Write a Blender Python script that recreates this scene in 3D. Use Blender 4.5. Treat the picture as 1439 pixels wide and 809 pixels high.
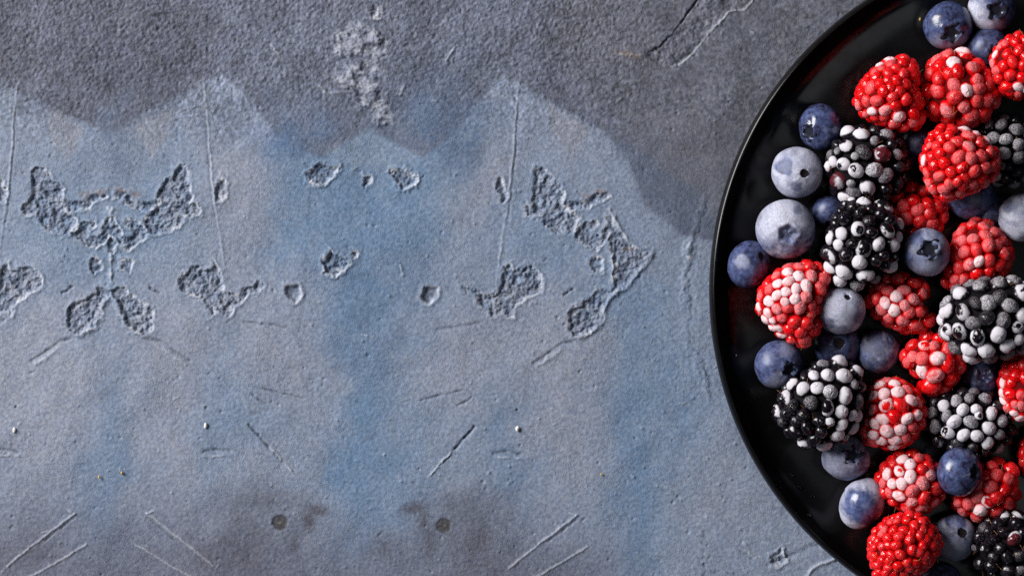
import bpy, bmesh, math, random
import numpy as np
from mathutils import Vector, Matrix

for o in list(bpy.data.objects):
    bpy.data.objects.remove(o)
sc = bpy.context.scene
COL = sc.collection
PPM = 4700.0            # photograph pixels per metre on the table surface
CAMZ = 0.90
R_ = math.radians

# ------------------------------------------------------------------ camera
cam = bpy.data.cameras.new('camera')
cam_o = bpy.data.objects.new('camera', cam)
COL.objects.link(cam_o)
cam_o.location = (0, 0, CAMZ)
cam.sensor_width = 36.0
cam.lens = 36.0 * CAMZ / (1439.0 / PPM)
cam.clip_start = 0.01
cam.clip_end = 50.0
sc.camera = cam_o

# ------------------------------------------------------------------ light
world = bpy.data.worlds.new('World')
sc.world = world
world.use_nodes = True
wb = world.node_tree.nodes['Background']
wb.inputs['Color'].default_value = (0.50, 0.58, 0.75, 1)
wb.inputs['Strength'].default_value = 0.040


def area(name, loc, target, sx, sy, power, col):
    l = bpy.data.lights.new(name, 'AREA')
    l.shape = 'RECTANGLE'
    l.size, l.size_y = sx, sy
    l.energy = power
    l.color = col
    o = bpy.data.objects.new(name, l)
    COL.objects.link(o)
    o.location = loc
    d = Vector(target) - Vector(loc)
    o.rotation_euler = d.to_track_quat('-Z', 'Y').to_euler()
    return o


area('window_light', (-1.42, 0.72, 0.98), (0.05, 0, 0), 1.05, 1.05, 76.0, (1.0, 0.975, 0.96))
area('overhead_fill', (0.52, -0.36, 1.35), (0.16, -0.02, 0), 0.62, 0.55, 1.2, (0.92, 0.95, 1.0))  # unseen fill lamp, added for the grey reflection in the plate

vs = sc.view_settings
vs.view_transform = 'Standard'
vs.look = 'None'
vs.exposure = 0.0
vs.gamma = 1.0
vs.use_curve_mapping = False
sc.cycles.use_denoising = False
sc.cycles.max_bounces = 8
sc.cycles.caustics_reflective = False
sc.cycles.caustics_refractive = False
sc.cycles.sample_clamp_indirect = 0.8
sc.cycles.blur_glossy = 1.0


# ------------------------------------------------------------------ helpers
def W(px, py, z=0.0):
    """photograph pixel -> world point at height z (metres)"""
    k = (CAMZ - z) / CAMZ
    return ((px - 719.5) / PPM * k, (404.5 - py) / PPM * k, z)


def hash2(ix, iy, seed):
    n = (ix.astype(np.int64) * 374761393 + iy.astype(np.int64) * 668265263 + seed * 1442695041) & 0xffffffff
    n = ((n ^ (n >> 13)) * 1274126177) & 0xffffffff
    n = n ^ (n >> 16)
    return (n & 0xffffff).astype(np.float64) / float(0xffffff)


def vnoise(x, y, seed=0):
    ix = np.floor(x); iy = np.floor(y)
    fx = x - ix; fy = y - iy
    fx = fx * fx * fx * (fx * (fx * 6 - 15) + 10); fy = fy * fy * fy * (fy * (fy * 6 - 15) + 10)
    a = hash2(ix, iy, seed); b = hash2(ix + 1, iy, seed)
    c = hash2(ix, iy + 1, seed); d = hash2(ix + 1, iy + 1, seed)
    return (a * (1 - fx) + b * fx) * (1 - fy) + (c * (1 - fx) + d * fx) * fy


def fbm(x, y, seed=0, octs=4, gain=0.5):
    s = np.zeros_like(x); a = 1.0; t = 0.0
    for i in range(octs):
        s += a * vnoise(x * 2 ** i + 17.3 * i, y * 2 ** i - 9.1 * i, seed + 31 * i)
        t += a; a *= gain
    return s / t


def sstep(a, b, x):
    t = np.clip((x - a) / (b - a), 0, 1)
    return t * t * (3 - 2 * t)


def seg_dist(X, Y, pts, closed=False):
    P = list(pts) + ([pts[0]] if closed else [])
    best = np.full(X.shape, 1e9)
    tt = np.zeros_like(X)
    n = len(P) - 1
    for i in range(n):
        (x0, y0), (x1, y1) = P[i], P[i + 1]
        dx, dy = x1 - x0, y1 - y0
        L = dx * dx + dy * dy + 1e-9
        t = np.clip(((X - x0) * dx + (Y - y0) * dy) / L, 0, 1)
        d = np.hypot(X - x0 - t * dx, Y - y0 - t * dy)
        m = d < best
        best = np.where(m, d, best); tt = np.where(m, (i + t) / n, tt)
    return best, tt


def inside(X, Y, pts):
    r = np.zeros(X.shape, bool)
    n = len(pts)
    for i in range(n):
        (x0, y0), (x1, y1) = pts[i], pts[(i + 1) % n]
        if y0 == y1:
            continue
        c = ((y0 > Y) != (y1 > Y)) & (X < (x1 - x0) * (Y - y0) / (y1 - y0) + x0)
        r ^= c
    return r


def sdist(X, Y, pts):
    d, _ = seg_dist(X, Y, pts, True)
    return np.where(inside(X, Y, pts), -d, d)


def link(name, mesh, mat=None, parent=None):
    o = bpy.data.objects.new(name, mesh)
    COL.objects.link(o)
    if mat is not None and len(mesh.materials) == 0:
        mesh.materials.append(mat)
    if parent is not None:
        o.parent = parent
    return o


def grid_mesh(name, co, nu, nv, wrap_u=False):
    """co: (nv, nu, 3) -> quad mesh"""
    me = bpy.data.meshes.new(name)
    nf_u = nu if wrap_u else nu - 1
    iu = np.arange(nf_u); iv = np.arange(nv - 1)
    U, V = np.meshgrid(iu, iv)
    U2 = (U + 1) % nu
    q = np.stack([V * nu + U, V * nu + U2, (V + 1) * nu + U2, (V + 1) * nu + U], -1).reshape(-1, 4)
    me.vertices.add(nu * nv)
    me.vertices.foreach_set('co', co.reshape(-1).astype(np.float32))
    me.loops.add(q.size)
    me.loops.foreach_set('vertex_index', q.reshape(-1).astype(np.int32))
    me.polygons.add(len(q))
    me.polygons.foreach_set('loop_start', (np.arange(len(q)) * 4).astype(np.int32))
    me.polygons.foreach_set('use_smooth', np.ones(len(q), bool))
    me.update(calc_edges=True)
    me.validate()
    return me


class NT:
    """small node-tree writer"""
    def __init__(self, name):
        self.m = bpy.data.materials.new(name)
        self.m.use_nodes = True
        self.t = self.m.node_tree
        self.t.nodes.clear()
        self.out = self.n('ShaderNodeOutputMaterial')
        self.b = self.n('ShaderNodeBsdfPrincipled')
        self.l(self.b.outputs[0], self.out.inputs[0])

    def n(self, typ, **kw):
        nd = self.t.nodes.new(typ)
        for k, v in kw.items():
            setattr(nd, k, v)
        return nd

    def l(self, a, b):
        self.t.links.new(a, b)

    def put(self, sock, v):
        if hasattr(v, 'is_linked') or hasattr(v, 'links'):
            self.l(v, sock)
        else:
            sock.default_value = v

    def math(self, op, a, b=0.0, c=None, clamp=False):
        nd = self.n('ShaderNodeMath', operation=op)
        nd.use_clamp = clamp
        self.put(nd.inputs[0], a); self.put(nd.inputs[1], b)
        if c is not None:
            self.put(nd.inputs[2], c)
        return nd.outputs[0]

    def rng(self, v, a, b, c=0.0, d=1.0, smooth=True):
        nd = self.n('ShaderNodeMapRange')
        nd.interpolation_type = 'SMOOTHSTEP' if smooth else 'LINEAR'
        self.put(nd.inputs['Value'], v)
        self.put(nd.inputs['From Min'], a); self.put(nd.inputs['From Max'], b)
        self.put(nd.inputs['To Min'], c); self.put(nd.inputs['To Max'], d)
        return nd.outputs[0]

    def mix(self, f, a, b):
        nd = self.n('ShaderNodeMix', data_type='RGBA')
        self.put(nd.inputs[0], f); self.put(nd.inputs[6], a); self.put(nd.inputs[7], b)
        return nd.outputs[2]

    def mixf(self, f, a, b):
        nd = self.n('ShaderNodeMix', data_type='FLOAT')
        self.put(nd.inputs[0], f); self.put(nd.inputs[2], a); self.put(nd.inputs[3], b)
        return nd.outputs[0]

    def noise(self, vec, scale, detail=3.0, rough=0.55, w=None, dist=0.0):
        nd = self.n('ShaderNodeTexNoise')
        if w is not None:
            nd.noise_dimensions = '4D'
            self.put(nd.inputs['W'], w)
        if vec is not None:
            self.l(vec, nd.inputs['Vector'])
        nd.inputs['Scale'].default_value = scale
        nd.inputs['Detail'].default_value = detail
        nd.inputs['Roughness'].default_value = rough
        nd.inputs['Distortion'].default_value = dist
        return nd.outputs['Fac']

    def bump(self, h, strength, dist, normal=None):
        nd = self.n('ShaderNodeBump')
        nd.inputs['Strength'].default_value = strength
        nd.inputs['Distance'].default_value = dist
        self.l(h, nd.inputs['Height'])
        if normal is not None:
            self.l(normal, nd.inputs['Normal'])
        return nd.outputs[0]

    def attr(self, name, out='Fac'):
        nd = self.n('ShaderNodeAttribute')
        nd.attribute_name = name
        return nd.outputs[out]


# ------------------------------------------------------------------ materials
def mat_concrete():
    t = NT('blue_grey_plaster')
    pos = t.n('ShaderNodeNewGeometry').outputs['Position']
    base = t.attr('pigment', 'Color')
    n1 = t.noise(pos, 900, 4, 0.6)
    n2 = t.noise(pos, 2600, 2, 0.6)
    n3 = t.noise(pos, 5200, 1, 0.5)
    dark = t.mix(t.rng(n1, 0.3, 0.7), (0.74, 0.77, 0.82, 1), (1.22, 1.19, 1.15, 1))
    mul = t.n('ShaderNodeMix', data_type='RGBA', blend_type='MULTIPLY')
    mul.inputs[0].default_value = 1.0
    t.l(base, mul.inputs[6]); t.l(dark, mul.inputs[7])
    speck = t.rng(n3, 0.665, 0.76)  # glints of sand grains, painted in as pale specks
    sp = t.math('MULTIPLY', speck, 0.6)
    c = t.mix(sp, mul.outputs[2], (0.50, 0.54, 0.60, 1))
    t.l(c, t.b.inputs['Base Color'])
    t.b.inputs['Roughness'].default_value = 0.62
    t.b.inputs['Specular IOR Level'].default_value = 0.45
    h = t.math('ADD', t.math('MULTIPLY', n2, 0.7), t.math('MULTIPLY', n3, 0.3))
    h = t.math('MULTIPLY', h, t.rng(t.noise(pos, 45, 3, 0.6), 0.35, 0.68, 0.45, 1.35))
    b = t.bump(h, 0.56, 0.00036)
    b = t.bump(n1, 0.22, 0.0005, b)
    t.l(b, t.b.inputs['Normal'])
    return t.m


def mat_plate():
    t = NT('black_glaze')
    pos = t.n('ShaderNodeNewGeometry').outputs['Position']
    t.b.inputs['Base Color'].default_value = (0.0035, 0.0035, 0.004, 1)
    n = t.noise(pos, 120, 4, 0.6)
    r = t.rng(n, 0.3, 0.75, 0.16, 0.26)
    t.l(r, t.b.inputs['Roughness'])
    t.b.inputs['IOR'].default_value = 1.46
    t.b.inputs['Specular IOR Level'].default_value = 0.30
    n2 = t.noise(pos, 60, 2, 0.5)
    t.l(t.bump(n2, 0.10, 0.0006), t.b.inputs['Normal'])
    return t.m


def mat_drupelet(name, clear, frostc, thin, tint, sss, rough, crevr):
    t = NT(name)
    oi = t.n('ShaderNodeObjectInfo')
    sep = t.n('ShaderNodeSeparateColor')
    t.l(oi.outputs['Color'], sep.inputs[0])
    frost, hole, mott = sep.outputs[0], sep.outputs[1], sep.outputs[2]
    alpha = oi.outputs['Alpha']
    rnd = t.math('MULTIPLY', oi.outputs['Random'], 91.0)
    tc = t.n('ShaderNodeTexCoord').outputs['Object']
    sx = t.n('ShaderNodeSeparateXYZ')
    t.l(tc, sx.inputs[0])
    nb = t.noise(tc, 1.7, 3, 0.6, rnd)
    nf = t.noise(tc, 6.5, 3, 0.7, rnd)
    nff = t.noise(tc, 17.0, 2, 0.7, rnd)
    # how far from the crest of the drupelet
    px = t.math('ADD', sx.outputs[0], t.math('MULTIPLY', t.math('SINE', rnd), 0.30))
    py = t.math('ADD', sx.outputs[1], t.math('MULTIPLY', t.math('COSINE', t.math('MULTIPLY', rnd, 1.7)), 0.30))
    d = t.math('SQRT', t.math('ADD', t.math('MULTIPLY', px, px), t.math('MULTIPLY', py, py)))
    d = t.math('ADD', d, t.math('MULTIPLY', t.math('SUBTRACT', nb, 0.5), 1.1))
    holem = t.rng(t.math('SUBTRACT', d, hole), -0.16, 0.10)          # 0 inside the bare patch
    nohole = t.math('LESS_THAN', hole, 0.02)
    holem = t.math('MAXIMUM', holem, nohole)
    crev = t.rng(t.math('ADD', sx.outputs[2], t.math('MULTIPLY', t.math('SUBTRACT', nb, .5), .5)), *crevr)
    f = t.math('ADD', frost, t.math('MULTIPLY', t.math('SUBTRACT', nf, 0.5), t.math('MULTIPLY', mott, 5.0)))
    f = t.math('ADD', f, t.math('MULTIPLY', t.math('SUBTRACT', nff, 0.5), t.math('MULTIPLY', frost, 0.7)), clamp=True)
    wp = t.n('ShaderNodeNewGeometry').outputs['Position']
    drift = t.rng(t.noise(wp, 330, 2, 0.5), 0.30, 0.55, 0.84, 1.05)   # frost drifts across neighbouring drupelets
    f = t.math('MULTIPLY', t.math('MULTIPLY', t.math('MULTIPLY', f, drift), holem), crev, clamp=True)
    if sss:
        f = t.math('MULTIPLY', f, 0.90)
    inner = t.mix(alpha, tint, clear)
    cc = t.mix(t.rng(nb, 0.3, 0.7), inner, tuple(min(1, x * 1.5) for x in clear[:3]) + (1,)) if sss else inner
    if not sss:
        f = t.rng(f, 0.10, 0.95)
    fi = t.math('ADD', t.math('SUBTRACT', t.math('MULTIPLY', f, 1.5), 0.45), t.math('ADD', t.math('MULTIPLY', t.math('SUBTRACT', nff, 0.5), 0.9), t.math('MULTIPLY', t.math('SUBTRACT', nf, 0.5), 1.0)), clamp=True)
    ice = t.mix(fi, thin, frostc)
    col = t.mix(f, cc, ice)
    t.l(col, t.b.inputs['Base Color'])
    t.l(t.mixf(t.rng(f, 0.0, 0.5), rough, 0.78), t.b.inputs['Roughness'])
    if sss:
        t.l(t.mixf(f, 0.85, 0.45), t.b.inputs['Subsurface Weight'])
        t.b.inputs['Subsurface Radius'].default_value = (1.0, 0.10, 0.08)
        t.b.inputs['Subsurface Scale'].default_value = 0.0020
    h = t.math('ADD', t.math('MULTIPLY', t.math('MULTIPLY', nff, f), 0.5), t.math('MULTIPLY', nf, 0.35))
    h = t.math('ADD', h, t.math('MULTIPLY', f, 0.9))
    t.l(t.bump(h, 0.6, 0.00016), t.b.inputs['Normal'])
    return t.m


def mat_core(name, c, rough=0.5):
    t = NT(name)
    pos = t.n('ShaderNodeTexCoord').outputs['Object']
    n = t.noise(pos, 1500, 3)
    t.l(t.mix(n, tuple(x * 0.6 for x in c) + (1,), tuple(x * 1.3 for x in c) + (1,)), t.b.inputs['Base Color'])
    t.b.inputs['Roughness'].default_value = rough
    t.b.inputs['Specular IOR Level'].default_value = 0.15
    return t.m


def mat_blueberry():
    t = NT('blueberry_skin')
    tc = t.n('ShaderNodeTexCoord').outputs['Object']
    oi = t.n('ShaderNodeObjectInfo')
    rnd = t.math('MULTIPLY', oi.outputs['Random'], 57.0)
    sep = t.n('ShaderNodeSeparateColor')
    t.l(oi.outputs['Color'], sep.inputs[0])
    bloom_amt, gloss = sep.outputs[0], sep.outputs[1]
    frost = t.attr('frost')
    n1 = t.noise(tc, 380, 5, 0.65, rnd, 0.8)
    n2 = t.noise(tc, 900, 3, 0.65, rnd)
    n3 = t.noise(tc, 3600, 2, 0.7, rnd)
    bl = t.math('ADD', bloom_amt, t.math('MULTIPLY', t.math('SUBTRACT', n1, 0.5), 3.2))
    bl = t.math('ADD', bl, t.math('MULTIPLY', t.math('SUBTRACT', n2, 0.5), 0.7), clamp=True)
    skin = t.mix(t.rng(n1, 0.35, 0.65), (0.016, 0.012, 0.030, 1), (0.020, 0.026, 0.070, 1))
    waxy = t.mix(t.rng(n2, 0.3, 0.7), (0.048, 0.066, 0.165, 1), (0.100, 0.132, 0.275, 1))
    c = t.mix(bl, skin, waxy)
    f = t.math('ADD', frost, t.math('MULTIPLY', t.math('SUBTRACT', n2, 0.5), t.math('MULTIPLY', frost, 0.5)))
    f = t.math('ADD', f, t.math('MULTIPLY', t.math('SUBTRACT', n3, 0.5), t.math('MULTIPLY', frost, 0.45)), clamp=True)
    ice = t.mix(t.rng(n3, 0.3, 0.7), (0.36, 0.37, 0.48, 1), (0.58, 0.59, 0.69, 1))
    c = t.mix(f, c, ice)
    t.l(c, t.b.inputs['Base Color'])
    r0 = t.mixf(gloss, 0.55, 0.12)
    r0 = t.math('ADD', r0, t.math('MULTIPLY', bl, 0.10))
    t.l(t.mixf(t.rng(f, 0.0, 0.4), r0, 0.8), t.b.inputs['Roughness'])
    h = t.math('ADD', t.math('MULTIPLY', n3, t.math('ADD', t.math('MULTIPLY', f, 0.7), 0.05)), t.math('MULTIPLY', n2, 0.45))
    t.l(t.bump(h, 0.55, 0.00016), t.b.inputs['Normal'])
    return t.m


M = {}
M['concrete'] = mat_concrete()
M['plate'] = mat_plate()
M['rasp'] = mat_drupelet('raspberry_flesh', (0.52, 0.0025, 0.004, 1), (0.82, 0.68, 0.71, 1), (0.66, 0.17, 0.19, 1), (0.35, 0.004, 0.01, 1), True, 0.17, (0.28, 0.68))
M['black'] = mat_drupelet('blackberry_flesh', (0.006, 0.004, 0.007, 1), (0.56, 0.535, 0.585, 1), (0.20, 0.185, 0.21, 1), (0.085, 0.012, 0.018, 1), False, 0.14, (0.12, 0.52))
M['rasp_core'] = mat_core('raspberry_core', (0.10, 0.001, 0.002), .9)
M['black_core'] = mat_core('blackberry_core', (0.004, 0.003, 0.004), .9)
M['blue'] = mat_blueberry()
M['calyx'] = mat_core('dried_calyx', (0.012, 0.013, 0.022), 0.7)
M['scar'] = mat_core('stem_scar_brown', (0.012, 0.008, 0.010), 0.8)
M['hair'] = mat_core('dry_style_hair', (0.45, 0.22, 0.10), 0.5)
M['crumb'] = mat_core('straw_crumb', (0.55, 0.38, 0.14), 0.6)
def mat_water():
    t = NT('water')
    t.b.inputs['Transmission Weight'].default_value = 1.0
    t.b.inputs['Roughness'].default_value = 0.02
    t.b.inputs['IOR'].default_value = 1.33
    return t.m


M['water'] = mat_water()
M['chip'] = mat_core('pale_chip', (0.72, 0.72, 0.68), 0.6)

# ------------------------------------------------------------------ table surface
def from_crop(x0, y0, s, pts):
    return [(x0 + a / s, y0 + b / s) for a, b in pts]


def build_surface():
    step = 1.28
    fx = np.arange(-30, 1470, step); fy = np.arange(-30, 840, step)
    def grow(a):
        out = []; st = 4.0; v = 0.0
        while v < 3600:
            v += st; out.append(v); st *= 1.22
        return np.concatenate([a[0] - np.array(out)[::-1], a, a[-1] + np.array(out)])
    gx = grow(fx); gy = grow(fy)
    X, Y = np.meshgrid(gx, gy)
    # the plaster pattern repeats mirrored towards the left
    d = np.mod(np.abs(X - 508.0), 706.0)
    fold = 508.0 + np.where(d > 353.0, 706.0 - d, d)
    U = np.where(X < 508.0, fold, X)
    V = Y + np.where(X < 508.0, 3.0, 0.0) * (Y > 380)
    jx = (fbm(X / 11, Y / 11, 3, 4, .7) - .5) * 14; jy = (fbm(X / 11, Y / 11, 5, 4, .7) - .5) * 14
    Uj, Vj = U + jx, V + jy
    Xj, Yj = X + jx, Y + jy
    H = np.zeros_like(X)
    # broad trowel waves and grain
    H += (fbm(X / 90, Y / 90, 11, 3) - .5) * 6
    H += (fbm(X / 22, Y / 22, 12, 3) - .5) * .9
    topg = sstep(230, 60, Y + 60 * (fbm(X / 120, Y / 120, 20, 2) - .5)) * sstep(1000, 800, X)
    g = vnoise(X / 3.9, Y / 3.9, 13) * .5 + vnoise(X / 2.4, Y / 2.4, 14) * .5
    H += (g - .5) * (.65 + 1.5 * topg)
    strokes = fbm((X * .8 + Y * .6) / 50, (X * -.6 + Y * .8) / 5, 16, 2)
    H += (strokes - .5) * .8
    rough = (fbm(X / 6, Y / 6, 21, 3, .65) - .5)
    rough2 = np.abs(fbm(X / 10, Y / 10, 22, 3, .6) - .5)
    pitmask = np.zeros_like(X); lipmask = np.zeros_like(X); scr = np.zeros_like(X); groove_shade = np.zeros_like(X)

    def pit(pts, depth, rgh, A=Uj, B=Vj, edge=3.6, lip=0.9):
        nonlocal H, pitmask, lipmask
        xs = [p[0] for p in pts]; ys = [p[1] for p in pts]
        m = (A > min(xs) - 25) & (A < max(xs) + 25) & (B > min(ys) - 25) & (B < max(ys) + 25)
        if not m.any():
            return
        s = sdist(A[m], B[m], pts)
        k = sstep(edge * .6, -edge, s)
        H[m] += -depth * .74 * k + k * (rough[m] * rgh * 1.6 + rough2[m] * rgh * .8) + lip * np.exp(-((s - 3.0) / 2.6) ** 2)
        pitmask[m] = np.maximum(pitmask[m], k)
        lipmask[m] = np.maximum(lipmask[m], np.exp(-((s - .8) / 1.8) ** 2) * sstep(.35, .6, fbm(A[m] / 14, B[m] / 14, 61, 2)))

    def groove(pts, w, depth, A=U, B=V, taper=True, side=0.0):
        nonlocal H, scr, groove_shade
        xs = [p[0] for p in pts]; ys = [p[1] for p in pts]
        m = (A > min(xs) - 25) & (A < max(xs) + 25) & (B > min(ys) - 25) & (B < max(ys) + 25)
        a = A[m] + jx[m] * .3; b = B[m] + jy[m] * .3
        dd, tt = seg_dist(a, b, pts)
        k = np.exp(-(dd / w) ** 2)
        if taper:
            k *= sstep(0, .06, tt) * sstep(1, .8, tt) * (.55 + .9 * vnoise(tt * 14, tt * 0 + 3, 33))
        H[m] -= depth * k * .62
        if w < 2.7:
            (scr if depth < 0 else groove_shade)[m] += k * min(abs(depth) / 3.0, 1.0)

    c7 = lambda pts: from_crop(600, 200, 2.698, pts)
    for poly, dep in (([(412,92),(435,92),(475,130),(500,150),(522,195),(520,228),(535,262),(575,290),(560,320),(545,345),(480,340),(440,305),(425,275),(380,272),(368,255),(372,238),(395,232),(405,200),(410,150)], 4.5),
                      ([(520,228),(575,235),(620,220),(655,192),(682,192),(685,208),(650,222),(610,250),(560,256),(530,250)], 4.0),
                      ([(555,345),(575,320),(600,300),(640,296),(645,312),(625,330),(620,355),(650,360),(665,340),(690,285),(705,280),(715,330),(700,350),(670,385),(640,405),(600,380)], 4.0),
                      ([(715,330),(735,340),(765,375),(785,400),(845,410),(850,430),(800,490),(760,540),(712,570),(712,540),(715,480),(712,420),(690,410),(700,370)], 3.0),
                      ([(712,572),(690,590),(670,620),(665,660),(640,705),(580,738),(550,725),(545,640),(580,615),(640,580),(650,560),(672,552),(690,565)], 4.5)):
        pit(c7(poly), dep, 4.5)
    groove(c7([(704, 420), (706, 480), (704, 545)]), 2.0, -2.8)
    groove(c7([(640, 395), (668, 350), (700, 285)]), 5, -4)
    groove(c7([(560, 345), (600, 310), (640, 300)]), 4, -3)
    groove(c7([(520, 225), (560, 238), (610, 228), (655, 200)]), 4, 4.5)
    groove(c7([(412, 95), (408, 190), (398, 235)]), 3, 3.5)
    groove(c7([(548, 640), (545, 725)]), 3, 3)
    groove(c7([(850, 425), (800, 492), (760, 542), (700, 585), (668, 640), (640, 708), (580, 740)]), 3.2, -3.4, taper=False)
    groove(c7([(690, 240), (735, 330), (770, 385)]), 2.2, -2.6)
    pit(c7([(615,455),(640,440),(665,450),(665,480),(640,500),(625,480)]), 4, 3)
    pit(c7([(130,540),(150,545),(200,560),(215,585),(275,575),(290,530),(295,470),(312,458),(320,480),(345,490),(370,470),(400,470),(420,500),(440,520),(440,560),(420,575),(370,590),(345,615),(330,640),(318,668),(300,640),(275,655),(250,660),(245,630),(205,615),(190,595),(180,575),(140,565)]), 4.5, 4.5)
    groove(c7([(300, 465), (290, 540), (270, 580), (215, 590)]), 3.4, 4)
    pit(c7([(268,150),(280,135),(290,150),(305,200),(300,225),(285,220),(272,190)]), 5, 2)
    groove([(732, 104), (726, 148), (722, 207), (715, 281), (707, 330), (702, 363), (698, 407)], 1.5, -1.2)
    groove([(728, 148), (725, 207), (718, 281), (710, 330)], 1.5, .8)
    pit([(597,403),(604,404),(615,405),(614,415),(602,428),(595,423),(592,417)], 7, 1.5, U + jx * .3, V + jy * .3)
    groove([(610, 463), (640, 459), (687, 452)], 2.2, 1.5)
    groove([(587, 564), (620, 555), (657, 547)], 1.3, 2.0)
    groove([(640, 571), (655, 564), (665, 555)], 1.5, 2.0)
    groove([(669, 597), (650, 618), (632, 638)], 1.8, 4.5)
    groove([(640, 629), (620, 650), (599, 673)], 1.5, -2.6)
    groove([(632, 640), (615, 656)], 1.2, 2.6)
    groove([(810, 724), (760, 763), (716, 798)], 1.5, -2.2, taper=False)
    groove([(813, 728), (763, 767)], 1.4, 1.6)
    groove([(826, 768), (790, 790), (740, 818)], 1.5, -2.2, taper=False)
    groove([(800, 720), (812, 726)], 1.5, -2)
    groove([(791, 415), (800, 411), (809, 404)], 1.8, 3.6)
    groove([(746, 512), (765, 500), (790, 482), (812, 478)], 2.0, 2.0)
    groove([(752, 517), (772, 504), (792, 488)], 2.2, -1.6)
    groove([(690, 637), (715, 634), (737, 640)], 2.2, 1.8)
    groove([(700, 643), (737, 644)], 1.6, -1.6)
    groove([(726, 574), (729, 577)], 1.7, 3.5)
    # marks that occur once
    c6 = lambda pts: from_crop(400, 0, 2.6975, pts)
    P = c6([(225,100),(260,85),(320,100),(370,150),(375,190),(350,240),(345,290),(345,350),(375,400),(390,460),(360,475),(330,450),(325,410),(290,410),(265,350),(235,325),(185,300),(180,285),(240,290),(250,250),(215,200),(205,150)])
    s = sdist(Xj, Yj, [(511 + (a - 511) * 1.25, b) for a, b in P]); k = sstep(4, -4, s)
    H += k * ((fbm((X + Y * .3) / 17, (Y - X * .3) / 10, 41, 4, .55) - .45) * 10 + .5)
    flake = k
    groove(c6([(205, 130), (215, 210), (255, 290), (185, 290), (260, 345), (295, 412)]), 3, -3.2, X, Y)
    groove(c6([(330, 455), (360, 478), (390, 462)]), 3, -3.0, X, Y)
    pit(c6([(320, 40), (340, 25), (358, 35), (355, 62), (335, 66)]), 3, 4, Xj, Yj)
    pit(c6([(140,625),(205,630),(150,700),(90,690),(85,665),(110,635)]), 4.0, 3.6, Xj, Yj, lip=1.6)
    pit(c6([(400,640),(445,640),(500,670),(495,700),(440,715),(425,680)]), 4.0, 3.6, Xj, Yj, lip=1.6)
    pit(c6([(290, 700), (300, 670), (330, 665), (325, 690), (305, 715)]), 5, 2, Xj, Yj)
    groove(c6([(85, 665), (100, 692), (150, 704)]), 2.4, -2.6, X, Y)
    groove(c6([(500, 672), (497, 702), (440, 718)]), 2.4, -2.6, X, Y)
    groove(c6([(130, 315), (155, 355), (230, 345)]), 2, -1.8, X, Y)
    groove(c6([(455, 325), (430, 365)]), 2, -2, X, Y)
    groove(c6([(645, 175), (605, 235)]), 1.6, -2.6, X, Y)
    groove(from_crop(0, 0, 2.996, [(1135, 185), (1180, 240)]), 1.6, -2.6, X, Y)
    c3 = lambda pts: from_crop(320, 320, 2.996, pts)
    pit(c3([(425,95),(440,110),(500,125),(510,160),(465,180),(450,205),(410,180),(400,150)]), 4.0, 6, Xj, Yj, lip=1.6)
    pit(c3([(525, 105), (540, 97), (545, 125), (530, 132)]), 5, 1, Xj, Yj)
    groove(c3([(400, 150), (410, 185), (450, 208)]), 2.2, -2.6, X, Y)
    groove(c3([(560, 450), (620, 462)]), 1.6, -1.6, X, Y)
    groove(c3([(725, 150), (742, 210)]), 1.4, -1.8, X, Y)
    # crack and ridge by the plate
    c2 = lambda pts: from_crop(760, 0, 2.996, pts)
    edgeL = c2([(672, -16), (660, 0), (610, 70), (550, 150), (500, 200), (440, 235)])
    ridge = c2([(905, -20), (890, 10), (860, 40), (790, 50), (760, 90), (700, 150), (650, 215), (600, 260), (560, 280), (510, 275)])
    zone = edgeL + ridge[::-1]
    s = sdist(Xj, Yj, zone); k = sstep(3, -3, s)
    H += k * (-1.1 + rough * 3.0 + (fbm(X / 14, Y / 14, 51, 3) - .5) * 4)
    groove(edgeL, 1.5, 3.2, X, Y)
    groove(ridge, 1.5, -2.4, X, Y)
    groove(c2([(720, 110), (765, 105)]), 2, -2.2, X, Y)
    groove(c2([(430, 235), (320, 228)]), 1.8, -1.5, X, Y)
    rl = [(998,267),(985,296),(974,330),(969,359),(963,385),(963,422),(965,459),(971,493),(978,500),(989,534),(1004,572),(1023,592)]
    groove(rl, 4.5, -1.3, Xj, Yj)
    groove([(a + 7, b + 1) for a, b in rl], 3.5, .8, Xj, Yj)
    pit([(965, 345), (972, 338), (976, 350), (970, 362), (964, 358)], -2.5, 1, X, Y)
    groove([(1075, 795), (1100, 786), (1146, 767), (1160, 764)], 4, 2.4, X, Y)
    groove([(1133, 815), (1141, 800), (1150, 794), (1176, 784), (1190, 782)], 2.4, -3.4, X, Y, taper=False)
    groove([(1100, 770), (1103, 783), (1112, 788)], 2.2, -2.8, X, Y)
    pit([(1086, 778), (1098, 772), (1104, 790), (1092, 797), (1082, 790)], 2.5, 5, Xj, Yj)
    for i in range(26):
        r = random.Random(i + 400)
        a = r.uniform(1020, 1095); b = r.uniform(755, 806)
        groove([(a, b), (a + r.uniform(8, 26), b + r.uniform(6, 16))], 1.3, r.uniform(-1.6, 1.2), X, Y)
    for i in range(14):
        r = random.Random(i + 600)
        b = 742 + i * 5
        groove([(988 + r.uniform(-3, 3), b), (993 + r.uniform(-3, 5), b + 4)], 2.0, r.uniform(-2, 2.2), X, Y)

    for i in range(90):
        r = random.Random(i + 900)
        a = r.uniform(0, 1150); b = r.uniform(0, 809); L = r.uniform(2, 9); an = r.uniform(-1.1, .4)
        groove([(a, b), (a + L * math.cos(an), b + L * math.sin(an))], r.uniform(.9, 1.5), r.uniform(-2.2, 1.8), X, Y, taper=False)

    rs = np.random.RandomState(5)
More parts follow.
